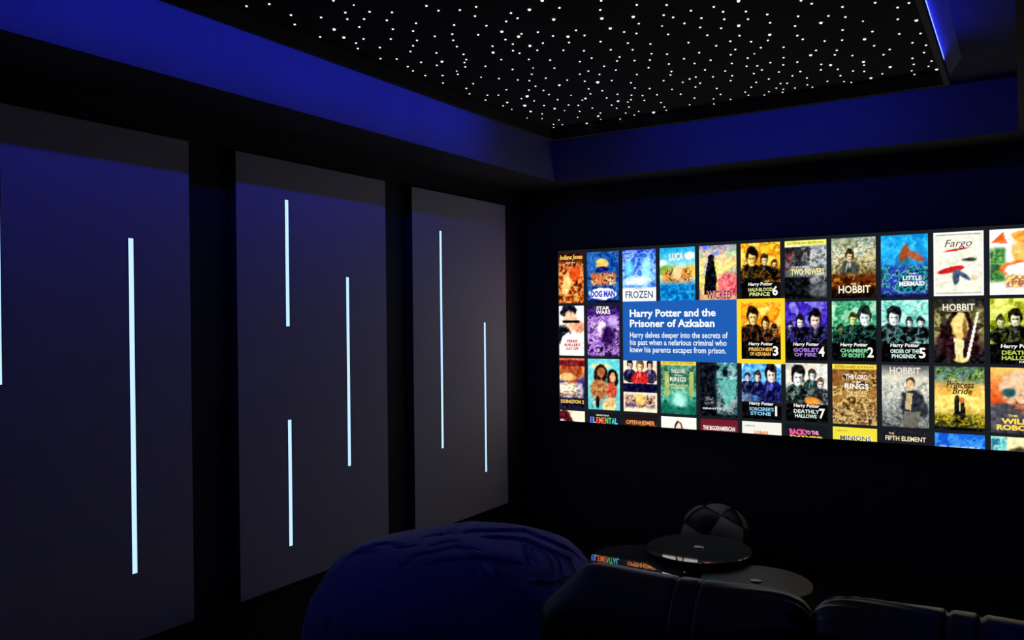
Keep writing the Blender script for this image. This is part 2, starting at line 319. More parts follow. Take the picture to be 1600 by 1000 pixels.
def paint(ops, U, Vv, seed):
    img = np.zeros(U.shape + (3,)) + 20.
    def put(mask, col):
        nonlocal img
        img = img * (1 - mask[..., None]) + np.array(col, float) * mask[..., None]
    for i, op in enumerate(ops):
        k = op[0]; sd = seed * 17 + i
        if k == 'g':                                  # gradient through several colours, top to bottom
            cols = np.array(op[1:], float); t = Vv * (len(cols) - 1); j = np.clip(t.astype(int), 0, len(cols) - 2); f = (t - j)[..., None]
            img = cols[j] * (1 - f) + cols[j + 1] * f
        elif k == 'n':                                # broken patches of several colours
            _, sc, amt, cols, reg = op; n = vnoise(U, Vv, sc, sd, 4); n = (n - .5) * 2.6 + .5
            c = np.array(cols, float); t = np.clip(n, 0, .999) * len(c); j = np.clip(t.astype(int), 0, len(c) - 1); j2 = np.minimum(j + 1, len(c) - 1)
            f = sstep(t - j, .6, 1)[..., None]; px = c[j] * (1 - f) + c[j2] * f
            u0, v0, u1, v1 = reg; e = .04
            msk = sstep(U, u0 - e, u0 + e) * (1 - sstep(U, u1 - e, u1 + e)) * sstep(Vv, v0 - e, v0 + e) * (1 - sstep(Vv, v1 - e, v1 + e)) * amt
            if u0 <= 0 and u1 >= 1 and v0 <= 0 and v1 >= 1: msk = np.full_like(U, amt)
            img = img * (1 - msk[..., None]) + px * msk[..., None]
        elif k == 'e':                                # soft oval with a slightly ragged rim
            _, cx, cy, rx, ry, col = op[:6]; soft = op[6] if len(op) > 6 else .12; ang = op[7] if len(op) > 7 else 0
            dx = U - cx; dy = (Vv - cy); ca, sa = math.cos(ang), math.sin(ang)
            a = (dx * ca + dy * sa) / rx; b = (-dx * sa + dy * ca) / ry
            d = np.sqrt(a * a + b * b) + (vnoise(U, Vv, 9, sd, 2) - .5) * .35
            put(1 - sstep(d, 1 - soft, 1 + soft), col)
        elif k == 'p':                                # polygon
            _, pts, col = op; ins = np.zeros(U.shape, bool); m = len(pts)
            for q in range(m):
                (xa, ya), (xb, yb) = pts[q], pts[(q + 1) % m]
                if ya == yb: continue
                c = ((ya > Vv) != (yb > Vv)) & (U < (xb - xa) * (Vv - ya) / (yb - ya) + xa); ins ^= c
            put(ins.astype(float), col)
        elif k == 'h':
            _, u0, v0, u1, v1, col = op; e = .008
            put(sstep(U, u0 - e, u0 + e) * (1 - sstep(U, u1 - e, u1 + e)) * sstep(Vv, v0 - e, v0 + e) * (1 - sstep(Vv, v1 - e, v1 + e)), col)
    fine = vnoise(U, Vv, 14, seed * 7 + 3, 3) - .5; busy = np.std(img.reshape(-1, 3).mean(1))
    if busy > 14: img = (img - 118) * 1.18 + 118 + (fine * min(120, busy * 2.0))[..., None] * np.array([1, .97, .9])
    return np.clip(img, 3, 252)

def picture_mesh(name, x0, x1, z0, z1, y, uv, ops, seed, parent, nx=50, nz=72):
    """flat tile between x0..x1, z1..z0 (top z1); uv = (u0, u1, v0, v1) part of the poster that is shown"""
    us = np.linspace(uv[0], uv[1], nx); vv = np.linspace(uv[2], uv[3], nz); U, Vv = np.meshgrid(us, vv)
    img = paint(ops, U, Vv, seed); img = img / 255
    img = np.where(img <= .04045, img / 12.92, ((img + .055) / 1.055) ** 2.4)
    xs = np.linspace(x0, x1, nx); zs = np.linspace(z1, z0, nz); X, Z = np.meshgrid(xs, zs)
    verts = np.stack([X - (X0 + X1) / 2, np.full_like(X, y - SY), Z - ZB], -1).reshape(-1, 3)
    idx = np.arange(nx * nz).reshape(nz, nx)
    faces = np.stack([idx[1:, :-1], idx[1:, 1:], idx[:-1, 1:], idx[:-1, :-1]], -1).reshape(-1, 4)
    o = fast_mesh(name, verts, faces, M_pic, parent); me = o.data
    ca = me.color_attributes.new('picture', 'FLOAT_COLOR', 'POINT')
    ca.data.foreach_set('color', np.concatenate([img.reshape(-1, 3), np.ones((nx * nz, 1))], 1).ravel().astype(np.float32))
    return o

def text_mesh(name, s, bold, shear, m):
    cu = bpy.data.curves.new('t', 'FONT'); cu.body = s; cu.size = 1; cu.offset = bold; cu.shear = shear; cu.resolution_u = 2; cu.fill_mode = 'FRONT'
    o = bpy.data.objects.new('t', cu); COL.objects.link(o); bpy.context.view_layer.update()
    me = bpy.data.meshes.new_from_object(o.evaluated_get(bpy.context.evaluated_depsgraph_get()))
    bpy.data.objects.remove(o); bpy.data.curves.remove(cu); me.name = name; me.materials.clear(); me.materials.append(m)
    return me

def put_text(s, xa, xb, za, zb, y, col, parent, bold=.02, shear=0., keep=False, name='title_text'):
    """letters fitted into xa..xb, za..zb on the screen; keep = keep the letters' own proportion from the left"""
    me = text_mesh(name, s, bold, shear, emat(col))
    n = len(me.vertices)
    co = np.empty(n * 3); me.vertices.foreach_get('co', co); co = co.reshape(-1, 3)
    lo, hi = co.min(0), co.max(0); sz = np.maximum(hi - lo, 1e-6)
    sx, sy = (xb - xa) / sz[0], (zb - za) / sz[1]
    if keep: sx = sy
    out = np.stack([xa + (co[:, 0] - lo[0]) * sx - (X0 + X1) / 2, np.full(n, y - SY), za + (co[:, 1] - lo[1]) * sy - ZB], -1)
    me.vertices.foreach_set('co', out.ravel()); me.update()
    return link(bpy.data.objects.new(name, me), parent)

K = (14, 14, 18); WH = (245, 243, 235); SK = (238, 200, 160)
def bust(cx, cy, s, skin, hair, coat):
    """a plain head-and-shoulders shape"""
    return [('e', cx, cy + s * 1.75, s * 1.7, s * 1.15, coat, .08), ('e', cx, cy - s * .12, s * .78, s * .82, hair, .08),
            ('e', cx, cy + s * .16, s * .5, s * .62, skin, .12), ('e', cx + s * .34, cy + s * .3, s * .16, s * .42, tuple(int(c * .6) for c in skin), .5),
            ('e', cx - s * .2, cy + s * .1, s * .13, s * .06, hair, .5), ('e', cx + s * .18, cy + s * .1, s * .13, s * .06, hair, .5),
            ('e', cx, cy + s * .5, s * .15, s * .045, tuple(int(c * .5) for c in skin), .6), ('e', cx + s * .1, cy - s * .38, s * .52, s * .2, hair, .2, .2),
            ('e', cx - s * .55, cy + s * 1.5, s * .1, s * .6, tuple(min(255, int(c * 2.2) + 40) for c in coat), .6, .3), ('e', cx, cy + s * 1.15, s * .22, s * .3, tuple(min(255, int(c * 1.6) + 60) for c in coat), .4)]
def trio(bgc, heads, low=(16, 16, 20), tint=None, vlow=.58):
    ops = [('g', bgc[0], bgc[1]), ('n', 5, .75, bgc, (0, 0, 1, 1))]
    for h in heads: ops += bust(*h)
    ops += [('n', 6, .55, [low, low, tint or bgc[0], low], (0, .42, 1, .75)), ('h', -.1, .70, 1.1, 1.1, low)]
    return ops
def hp(sub1, sub2, num, c2):
    return [('Harry Potter', .5, .735, .62, .075, WH, .03, .1), (sub1, .5, .825, .62, .065, c2, .03, 0), (sub2, .48, .905, .52, .065, c2, .03, 0),
            (num, .87, .85, .05 if num == '1' else .14, .17, WH, .03, 0)]
EXT = ('EXTENDED EDITION', .5, .045, .86, .035, (60, 45, 10), .01, 0)
YB = ('h', -.1, -.1, 1.1, .085, (240, 205, 80))

# (row, column): (paint operations, writing: text, centre u, centre v, width, height, colour, weight, slant)
P = {}
P[0, 0] = ([('g', (60, 25, 20), (200, 100, 45), (160, 80, 30)), ('n', 7, .8, [(55, 20, 15), (205, 95, 40), (240, 200, 120), (150, 55, 25)], (0, .2, 1, 1)), ('e', .45, .62, .14, .24, (245, 205, 130), .3, .4), ('e', .72, .42, .18, .14, (225, 90, 45), .3)],
           [('Indiana Jones', .60, .09, .74, .12, (250, 205, 90), .03, .2), ('and the', .58, .185, .3, .03, WH, .02, 0)])
P[0, 1] = ([('g', (45, 95, 165), (30, 80, 160), (15, 50, 120)), ('n', 4, .5, [(20, 60, 130), (70, 140, 200), (40, 90, 170)], (0, 0, 1, 1)), ('e', .48, .24, .2, .1, (240, 195, 105), .15), ('e', .5, .36, .2, .07, (25, 40, 120), .15), ('n', 8, .95, [(190, 70, 45), (245, 215, 160), (70, 35, 35), (225, 120, 60)], (.12, .42, .9, .66)), ('e', .5, .83, .43, .115, WH, .1), ('h', 0, .95, 1, 1.1, (20, 30, 70))],
           [('DOG MAN', .5, .83, .76, .13, (40, 60, 205), .05, 0)])
P[0, 2] = ([('g', (45, 75, 190), (90, 150, 225), (150, 210, 235)), ('n', 6, .6, [(40, 70, 180), (120, 180, 235), (215, 235, 250), (60, 120, 210)], (0, 0, 1, .72)), ('e', .2, .36, .1, .16, (120, 215, 245), .4), ('e', .72, .42, .12, .26, (150, 225, 235), .3, .2), ('e', .45, .6, .4, .08, (225, 240, 250), .5), ('h', -.1, .73, 1.1, 1.1, (232, 238, 236))],
           [('FROZEN', .5, .86, .82, .14, (60, 78, 115), .015, 0), ('Disney', .5, .755, .2, .03, (70, 85, 120), .01, 0)])
P[0, 3] = ([('g', (40, 165, 215), (120, 205, 225), (245, 225, 160), (30, 130, 200), (20, 90, 170)), ('e', .85, .16, .14, .07, WH, .3), ('e', .08, .3, .12, .08, (240, 245, 235), .3), ('e', .2, .42, .3, .1, (120, 180, 80), .3), ('e', .85, .45, .25, .1, (240, 190, 80), .3), ('n', 8, .9, [(120, 60, 40), (245, 205, 140), (60, 35, 35), (235, 150, 70)], (.1, .4, .9, .64)), ('e', .5, .47, .13, .12, (245, 205, 150), .2), ('h', -.1, .70, 1.1, 1.1, (25, 120, 190)), ('n', 5, .6, [(20, 90, 160), (40, 180, 220), (25, 120, 190), (110, 215, 220)], (0, .7, 1, 1))],
           [('LUCA', .48, .17, .4, .14, WH, .04, 0)])
P[0, 4] = ([('g', (95, 125, 215), (250, 225, 150), (235, 235, 120), (200, 120, 90)), ('n', 4, .45, [(90, 120, 220), (255, 215, 150), (245, 150, 110), (200, 220, 120)], (0, 0, 1, 1)), ('p', [(.24, .26), (.4, .26), (.48, .6), (.44, .9), (.12, .9), (.16, .55)], (24, 24, 34)), ('e', .32, .22, .09, .06, (24, 24, 34), .1), ('e', .66, .3, .09, .12, (250, 205, 150), .2), ('e', .78, .72, .3, .2, (228, 95, 110), .25), ('n', 7, .5, [(228, 95, 110), (250, 190, 170), (150, 40, 60)], (.5, .5, 1, .95))],
           [('WICKED', .53, .90, .67, .155, (250, 190, 185), .07, 0), ('WICKED', .53, .90, .66, .15, (120, 22, 40), .02, 0)])
P[0, 5] = (trio([(245, 190, 50), (200, 120, 20), (250, 215, 110)], [(.28, .25, .2, (250, 205, 110), (30, 22, 15), (22, 20, 22)), (.6, .3, .13, (250, 225, 170), (60, 40, 20), (24, 22, 24)), (.86, .38, .1, (250, 210, 120), (60, 40, 15), (30, 25, 20))], tint=(190, 130, 30)), hp('HALF-BLOOD', 'PRINCE', '6', (215, 225, 140)))
P[0, 6] = ([('g', (225, 228, 225), (205, 210, 210), (120, 130, 135), (40, 44, 48), (25, 26, 30)), ('p', [(.0, .1), (.62, .1), (.6, .45), (.0, .5)], (52, 50, 54)), ('n', 7, .6, [(60, 55, 58), (200, 205, 205), (150, 155, 160), (90, 92, 95)], (.4, .1, 1, .9)), ('n', 10, .8, [(170, 60, 60), (40, 38, 40), (120, 110, 110)], (.0, .22, .25, .55)), ('p', [(.0, .62), (.6, .62), (.66, 1), (0, 1)], (26, 27, 31)), ('e', .85, .85, .3, .12, (90, 96, 100), .4), ('h', -.1, -.1, 1.1, .085, (240, 235, 110))],
           [EXT, ('TWO TOWERS', .55, .54, .8, .11, (250, 240, 150), .03, 0), ('THE LORD OF THE RINGS', .38, .455, .45, .035, WH, .01, 0)])
P[0, 7] = ([('g', (120, 150, 140), (215, 215, 180), (150, 130, 80), (70, 45, 25), (30, 20, 18)), ('n', 6, .5, [(110, 140, 130), (230, 228, 200), (60, 55, 40), (190, 180, 130)], (0, 0, 1, .7)), *bust(.42, .3, .13, (225, 200, 160), (60, 45, 30), (70, 75, 70)), ('n', 8, .8, [(200, 120, 40), (60, 30, 15), (120, 60, 25)], (0, .6, 1, .82))],
           [('HOBBIT', .52, .86, .72, .13, (250, 240, 205), .02, 0), ('THE', .5, .77, .12, .03, (250, 240, 205), .02, 0)])
P[0, 8] = ([('g', (30, 150, 215), (60, 190, 235), (35, 120, 190), (40, 60, 150), (30, 30, 90)), ('n', 5, .4, [(30, 150, 215), (90, 210, 240), (25, 110, 190)], (0, 0, 1, .5)), ('e', .5, .32, .1, .18, (150, 80, 55), .2, .4), ('e', .72, .35, .22, .06, (170, 95, 60), .3, .35), ('e', .38, .55, .3, .1, (40, 120, 150), .3, -.4), ('n', 7, .9, [(20, 50, 70), (40, 150, 160), (25, 35, 70), (110, 190, 180), (50, 70, 170)], (0, .5, 1, .95))],
           [('LITTLE', .67, .70, .4, .07, WH, .04, 0), ('MERMAID', .66, .79, .54, .08, WH, .04, 0), ('THE', .67, .63, .16, .025, WH, .03, 0)])
P[0, 9] = ([('g', (236, 236, 216), (232, 230, 210)), ('h', -.1, -.1, .04, 1.1, (246, 246, 240)), ('h', .96, -.1, 1.1, 1.1, (246, 246, 240)), ('h', -.1, -.1, 1.1, .03, (246, 246, 240)), ('h', -.1, .97, 1.1, 1.1, (246, 246, 240)), ('h', .045, .04, .955, .05, (90, 90, 80)), ('h', .045, .95, .955, .958, (90, 90, 80)), ('h', .045, .04, .055, .955, (90, 90, 80)), ('h', .945, .04, .955, .955, (90, 90, 80)),
            ('e', .45, .28, .25, .018, (205, 35, 50), .3, -.1), ('e', .36, .59, .26, .05, (200, 45, 45), .1, -.15), ('e', .45, .7, .07, .12, (70, 90, 110), .15), ('e', .6, .68, .16, .04, (75, 95, 115), .15, .5), ('e', .72, .44, .14, .03, (70, 70, 65), .3), ('e', .82, .72, .08, .05, (220, 205, 180), .2)],
           [('Fargo', .5, .195, .55, .15, (60, 30, 38), .0, .3)])
P[0, 10] = ([('g', (240, 242, 235), (235, 238, 228)), ('p', [(.02, .2), (.26, .04), (.34, .22)], (215, 105, 45)), ('n', 7, .9, [(60, 120, 60), (110, 170, 80), (40, 90, 50)], (0, .28, .3, .8)), ('e', .75, .35, .35, .25, (240, 190, 110), .1), ('e', .75, .12, .35, .1, (235, 160, 70), .12), ('e', .7, .6, .5, .12, (235, 120, 60), .15), ('e', .68, .62, .36, .1, (245, 245, 240), .12), ('n', 8, .8, [(235, 190, 80), (150, 70, 40), (240, 220, 150)], (.3, .7, 1, .88)), ('h', -.1, .94, 1.1, 1.1, (238, 240, 232))], [])
P[1, 0] = ([('g', (240, 238, 232), (235, 225, 205)), ('e', .5, .12, .26, .14, (25, 30, 45), .1), ('e', .55, .32, .22, .2, (235, 185, 150), .12), ('e', .85, .42, .18, .12, (220, 150, 120), .2), ('h', .3, .29, .85, .345, (20, 20, 26)), ('e', .3, .6, .25, .2, (30, 32, 45), .15), ('e', .6, .85, .42, .3, (245, 240, 235), .08)],
           [("FERRIS", .62, .71, .34, .06, (205, 40, 45), .04, 0), ("BUELLER'S", .62, .785, .52, .06, (205, 40, 45), .04, 0), ("DAY OFF", .62, .86, .4, .06, (205, 40, 45), .04, 0)])
P[1, 1] = ([('g', (40, 30, 80), (110, 60, 160), (190, 130, 220), (120, 60, 160), (90, 40, 120)), ('n', 7, .7, [(60, 30, 100), (200, 150, 230), (120, 70, 170), (240, 220, 250), (40, 25, 70)], (0, .2, 1, 1)), ('e', .45, .45, .14, .14, (235, 215, 245), .3), ('e', .78, .32, .15, .12, (190, 160, 225), .25), ('e', .65, .6, .2, .2, (50, 25, 80), .4)],
           [('STAR', .5, .055, .42, .07, WH, .04, 0), ('WARS', .5, .135, .46, .075, WH, .04, 0)])
P[1, 5] = (trio([(250, 180, 50), (230, 120, 25), (255, 220, 120)], [(.3, .24, .2, (252, 215, 140), (40, 25, 15), (24, 20, 20)), (.62, .36, .14, (252, 215, 140), (60, 30, 15), (28, 22, 20)), (.84, .48, .12, (250, 205, 130), (40, 25, 15), (30, 22, 18))], tint=(190, 100, 30)), hp('PRISONER', 'OF AZKABAN', '3', (245, 190, 90)))
P[1, 6] = (trio([(80, 60, 190), (50, 40, 140), (150, 140, 230)], [(.12, .42, .1, (225, 220, 240), (40, 35, 60), (25, 25, 40)), (.36, .34, .14, (240, 225, 225), (45, 35, 45), (28, 26, 40)), (.72, .3, .2, (245, 215, 205), (30, 25, 32), (22, 22, 32))], tint=(100, 90, 210)), hp('GOBLET', 'OF FIRE', '4', (170, 120, 230)))
P[1, 7] = (trio([(90, 180, 140), (40, 130, 90), (180, 225, 190)], [(.2, .48, .12, (200, 225, 130), (60, 60, 30), (24, 28, 26)), (.48, .3, .13, (205, 230, 150), (70, 75, 40), (24, 28, 26)), (.74, .26, .2, (225, 245, 235), (35, 45, 42), (20, 26, 26))], tint=(60, 140, 120)), hp('CHAMBER', 'OF SECRETS', '2', (130, 220, 160)))
P[1, 8] = (trio([(150, 220, 205), (90, 180, 165), (200, 240, 230)], [(.27, .26, .2, (240, 250, 245), (32, 38, 42), (26, 32, 34)), (.6, .36, .11, (215, 235, 230), (40, 45, 48), (28, 32, 34)), (.84, .36, .11, (225, 240, 235), (60, 50, 45), (28, 32, 34))], tint=(120, 190, 185)), hp('ORDER OF THE', 'PHOENIX', '5', (210, 240, 230)))
P[1, 9] = ([('g', (48, 46, 44), (90, 85, 60), (150, 145, 95), (60, 45, 45), (26, 24, 28)), ('n', 5, .6, [(50, 48, 40), (200, 195, 130), (110, 105, 70)], (0, .15, 1, .6)), ('e', .5, .62, .42, .34, (52, 30, 36), .1), ('e', .5, .38, .24, .22, (34, 26, 20), .1), ('e', .52, .42, .17, .2, (240, 205, 130), .12), ('e', .62, .45, .05, .15, (130, 100, 55), .4), ('p', [(.4, .6), (.6, .64), (.58, .95), (.44, .95)], (225, 215, 160)), ('p', [(.86, .2), (.9, .22), (.7, .94), (.64, .94)], (235, 232, 205)), ('e', .55, .95, .14, .04, (240, 220, 140), .3)],
           [('HOBBIT', .5, .125, .64, .11, (245, 240, 220), .02, 0), ('AN UNEXPECTED JOURNEY', .5, .19, .46, .02, (240, 220, 170), .01, 0)])
P[1, 10] = (trio([(200, 205, 60), (140, 150, 40), (235, 238, 140)], [(.2, .36, .12, (225, 225, 170), (60, 60, 30), (26, 28, 26)), (.48, .3, .17, (245, 240, 190), (35, 30, 22), (24, 26, 26)), (.9, .25, .2, (220, 225, 160), (45, 45, 25), (24, 26, 26))], tint=(110, 120, 50)), [('Harry Potter', .55, .735, .7, .075, WH, .03, .1), ('DEATHLY', .55, .825, .66, .065, (190, 210, 90), .03, 0), ('HALLOWS', .55, .905, .66, .065, (190, 210, 90), .03, 0), ('PART 2', .7, .965, .3, .035, WH, .02, 0)])
P[2, 0] = ([('g', (225, 110, 80), (235, 150, 90), (60, 60, 140), (40, 35, 90), (30, 25, 60)), ('e', .55, .27, .36, .24, (165, 80, 45), .1), ('h', -.1, .04, 1.1, .16, (120, 40, 45)), ('e', .4, .38, .3, .08, (225, 180, 120), .3), ('e', .45, .6, .3, .12, (245, 225, 190), .15), ('n', 8, .7, [(235, 215, 180), (150, 110, 80), (250, 240, 220)], (.1, .5, .95, .8)), ('h', -.1, .8, 1.1, 1.1, (30, 25, 55))],
           [('DDINGTON 2', .60, .87, .76, .075, (245, 205, 90), .04, 0)])
P[2, 1] = ([('g', (110, 205, 215), (130, 215, 215), (105, 195, 205)), ('e', .4, .15, .3, .06, (230, 225, 160), .3), ('e', .4, .3, .22, .2, (40, 28, 26), .12), ('e', .42, .27, .12, .1, (175, 110, 70), .15), ('e', .78, .38, .17, .2, (30, 24, 26), .12), ('e', .78, .36, .09, .1, (240, 180, 130), .12), ('e', .35, .6, .28, .2, (165, 105, 65), .15), ('e', .74, .62, .16, .16, (200, 60, 50), .15), ('e', .68, .9, .2, .16, (235, 215, 150), .2), ('n', 8, .35, [(60, 40, 30), (240, 210, 150), (170, 100, 60)], (.1, .4, .9, .95)), ('e', .3, .85, .06, .12, (40, 30, 28), .2)], [])
P[2, 2] = ([('g', (248, 225, 200), (240, 215, 190)), *bust(.2, .1, .12, SK, (40, 30, 28), (30, 32, 60)), *bust(.8, .1, .12, SK, (45, 32, 28), (60, 50, 80)), *bust(.5, .12, .15, (245, 205, 160), (120, 80, 40), (190, 45, 45)), ('h', -.1, .46, 1.1, .63, (26, 24, 62)), ('h', -.1, .63, 1.1, .66, (240, 225, 205)), ('h', -.1, .66, 1.1, 1.1, (246, 226, 196)), ('n', 11, .8, [(40, 30, 45), (230, 190, 150), (150, 70, 60), (60, 60, 110)], (.05, .68, .95, .92)), ('e', .5, .76, .14, .12, (235, 195, 110), .3)], [])
P[2, 3] = ([('g', (140, 190, 170), (60, 110, 90), (40, 90, 80), (110, 200, 170), (40, 130, 110), (20, 50, 48)), ('n', 7, .45, [(30, 60, 52), (150, 210, 180), (60, 120, 95)], (0, .1, 1, .8)), ('p', [(.12, .2), (.22, .2), (.25, .65), (.1, .65)], (170, 180, 110)), ('p', [(.82, .2), (.92, .2), (.94, .65), (.8, .65)], (170, 180, 110)), ('e', .52, .75, .2, .16, (170, 235, 215), .6), ('e', .5, .95, .5, .1, (35, 110, 95), .4), YB],
           [EXT, ('THE LORD', .5, .2, .4, .07, (245, 240, 215), .02, 0), ('OF THE', .5, .275, .2, .03, (245, 240, 215), .02, 0), ('RINGS', .5, .35, .46, .085, (245, 240, 215), .02, 0), ('THE FELLOWSHIP', .5, .46, .56, .035, (235, 225, 130), .02, 0), ('OF THE RING', .5, .51, .4, .035, (235, 225, 130), .02, 0)])
P[2, 4] = ([('g', (24, 26, 34), (28, 32, 40), (24, 28, 36)), ('e', .75, .3, .3, .38, (60, 120, 125), .5), ('e', .82, .2, .13, .1, (190, 225, 215), .4), ('n', 6, .6, [(30, 40, 48), (120, 200, 190), (60, 110, 115), (220, 240, 235)], (.45, .0, 1, .95)), ('e', .68, .2, .07, .05, (20, 26, 32), .3), ('p', [(.5, .35), (.98, .3), (.95, .6), (.7, .85)], (105, 175, 165)), ('n', 22, .9, [(24, 28, 36), (235, 235, 235), (24, 28, 36), (220, 220, 220)], (.12, .66, .34, .70)), ('n', 22, .9, [(24, 28, 36), (235, 235, 235), (24, 28, 36), (220, 220, 220)], (.12, .74, .36, .78))],
           [('GRAVITY', .32, .86, .52, .035, WH, .02, 0)])
P[2, 5] = (trio([(120, 195, 235), (60, 140, 210), (220, 238, 248)], [(.15, .26, .1, (235, 240, 245), (60, 50, 60), (30, 34, 70)), (.4, .25, .12, (240, 232, 230), (70, 50, 40), (30, 30, 60)), (.75, .2, .2, (245, 225, 205), (34, 30, 36), (34, 34, 110))], tint=(60, 70, 160)), hp("SORCERER'S", 'STONE', '1', (140, 205, 240)))
P[2, 6] = (trio([(225, 228, 218), (190, 195, 185), (245, 225, 205)], [(.3, .22, .22, (238, 236, 228), (34, 34, 36), (40, 60, 56)), (.64, .2, .12, (235, 230, 222), (60, 60, 60), (40, 60, 58)), (.83, .34, .12, (240, 235, 225), (90, 70, 60), (36, 44, 46))], tint=(150, 160, 150)) + [('e', .64, .64, .17, .06, (245, 150, 60), .3)], hp('DEATHLY', 'HALLOWS', '7', (215, 235, 225)))
P[2, 7] = ([('g', (120, 75, 50), (90, 55, 35), (205, 175, 105), (150, 110, 60), (220, 195, 130)), ('n', 7, .75, [(70, 40, 25), (225, 200, 130), (120, 80, 45), (160, 110, 60)], (0, .1, 1, 1)), ('n', 12, .6, [(50, 30, 20), (235, 215, 155), (110, 75, 45)], (0, .7, 1, 1)), YB],
           [EXT, ('THE LORD', .55, .21, .5, .08, WH, .03, 0), ('OF THE', .55, .29, .2, .03, WH, .02, 0), ('RINGS', .55, .365, .54, .09, WH, .03, 0), ('THE RETURN', .55, .47, .44, .04, (250, 235, 160), .02, 0), ('OF THE KING', .55, .52, .44, .04, (250, 235, 160), .02, 0)])
P[2, 8] = ([('g', (80, 82, 90), (215, 210, 190), (225, 222, 205), (160, 165, 160), (90, 96, 98), (60, 66, 72)), ('n', 6, .5, [(190, 190, 175), (90, 95, 95), (230, 228, 212), (150, 155, 150)], (0, .25, 1, 1)), ('e', .66, .62, .26, .24, (48, 52, 60), .12), ('e', .62, .28, .1, .09, (70, 50, 35), .12), ('e', .61, .32, .075, .09, (225, 185, 140), .12), ('p', [(.52, .44), (.66, .44), (.62, .72), (.5, .7)], (190, 170, 130)), ('e', .9, .7, .09, .12, (60, 64, 70), .2), ('p', [(.48, .74), (.82, .74), (.78, 1), (.46, 1)], (110, 106, 96))],
           [('HOBBIT', .5, .085, .66, .11, (235, 230, 210), .02, 0), ('THE DESOLATION OF SMAUG', .5, .155, .5, .02, (230, 225, 205), .01, 0)])
P[2, 9] = ([('g', (60, 80, 60), (120, 140, 120), (235, 195, 100), (245, 225, 130), (150, 140, 50), (40, 44, 30)), ('n', 9, .9, [(40, 70, 45), (150, 180, 90), (60, 95, 60), (110, 140, 130)], (0, 0, 1, .2)), ('n', 5, .5, [(240, 190, 90), (250, 232, 150), (225, 160, 70)], (0, .25, 1, .72)), ('p', [(.4, .52), (.5, .5), (.52, .88), (.38, .88)], (30, 30, 34)), ('p', [(.52, .52), (.6, .52), (.64, .88), (.52, .88)], (38, 32, 32)), ('e', .46, .5, .05, .05, (60, 40, 30), .15), ('e', .555, .52, .05, .05, (190, 110, 60), .15), ('n', 11, .7, [(60, 55, 20), (210, 190, 60), (40, 40, 24)], (0, .76, 1, .94)), ('h', -.1, .95, 1.1, 1.1, (26, 27, 30))],
           [('The', .36, .2, .14, .05, (235, 205, 110), .02, .25), ('Princess', .52, .28, .56, .11, (70, 55, 20), .02, .25), ('Bride', .56, .38, .4, .1, (70, 55, 20), .02, .25)])
P[2, 10] = ([('g', (235, 200, 110), (220, 130, 70), (210, 90, 40), (110, 90, 90), (60, 60, 66)), ('e', .75, .3, .58, .3, (222, 185, 150), .08), ('e', .36, .38, .12, .07, (50, 95, 98), .35), ('e', .2, .75, .4, .2, (86, 84, 92), .12), ('n', 7, .6, [(190, 120, 90), (90, 50, 45), (230, 190, 150)], (.45, .42, 1, .65)), ('e', .85, .7, .2, .2, (170, 130, 105), .2)],
           [('THE', .42, .73, .18, .035, (250, 215, 90), .04, 0), ('WILD', .48, .815, .56, .085, (250, 215, 90), .05, 0), ('ROBOT', .46, .91, .7, .085, (250, 215, 90), .05, 0)])
P[3, 0] = ([('g', (240, 235, 205), (235, 228, 195)), ('e', .28, .3, .34, .3, (92, 34, 44), .08), ('e', .28, .3, .14, .12, (235, 225, 215), .2)], [])
P[3, 1] = ([('g', (22, 24, 32), (22, 24, 32))], [('DISNEY PIXAR', .46, .055, .4, .03, WH, .02, 0)] + [(ch, .1 + .098 * i, .16, .085, .13, c, .03, 0) for i, (ch, c) in enumerate(zip('ELEMENTAL', [(110, 120, 245), (120, 200, 250), (250, 90, 60), (250, 150, 60), (240, 90, 80), (120, 220, 110), (90, 225, 140), (90, 220, 235), (80, 210, 245)]))])
P[3, 2] = ([('g', (28, 22, 24), (50, 28, 20), (180, 90, 40)), ('n', 7, .6, [(40, 22, 18), (210, 110, 40), (90, 40, 22)], (0, .16, 1, .5))], [('OPPENHEIMER', .5, .15, .86, .08, (250, 160, 90), .02, 0)])
P[3, 3] = ([('g', (236, 234, 218), (236, 234, 218)), ('e', .5, .22, .12, .15, (92, 36, 32), .08), ('e', .5, .22, .075, .11, (245, 220, 200), .1), ('e', .47, .2, .015, .01, (60, 40, 40), .3), ('e', .53, .2, .015, .01, (60, 40, 40), .3)], [])
P[3, 4] = ([('g', (110, 26, 40), (150, 34, 48), (110, 26, 40))], [('THE BIGGERAMERICAN', .5, .16, .86, .08, WH, .03, 0)])
P[3, 5] = ([('g', (242, 240, 230), (240, 236, 226))], [('ILLUMINATION', .2, .075, .26, .03, (90, 120, 90), .01, 0), ('LORAX', .5, .2, .36, .09, (235, 120, 30), .05, 0)])
P[3, 6] = ([('g', (22, 24, 32), (24, 25, 32))], [('BACK', .28, .13, .42, .1, (240, 90, 150), .06, -.25), ('TO THE', .62, .13, .34, .07, (245, 150, 200), .05, -.25), ('FUTURE', .48, .225, .8, .07, (250, 220, 90), .06, -.15)])
P[3, 7] = ([('g', (238, 226, 60), (236, 222, 50))], [('ILLUMINATION', .2, .06, .26, .025, (120, 110, 30), .01, 0), ('MINIONS', .52, .175, .72, .09, WH, .09, 0), ('MINIONS', .52, .175, .70, .08, (90, 80, 60), .02, 0)])
P[3, 8] = ([('g', (24, 26, 34), (30, 26, 44)), ('n', 12, .5, [(24, 26, 34), (70, 70, 80), (24, 26, 34), (30, 30, 40)], (.2, .0, 1, .06))], [('THE', .2, .055, .12, .03, (235, 210, 150), .02, 0), ('FIFTH ELEMENT', .5, .13, .86, .075, (240, 225, 180), .02, 0)])
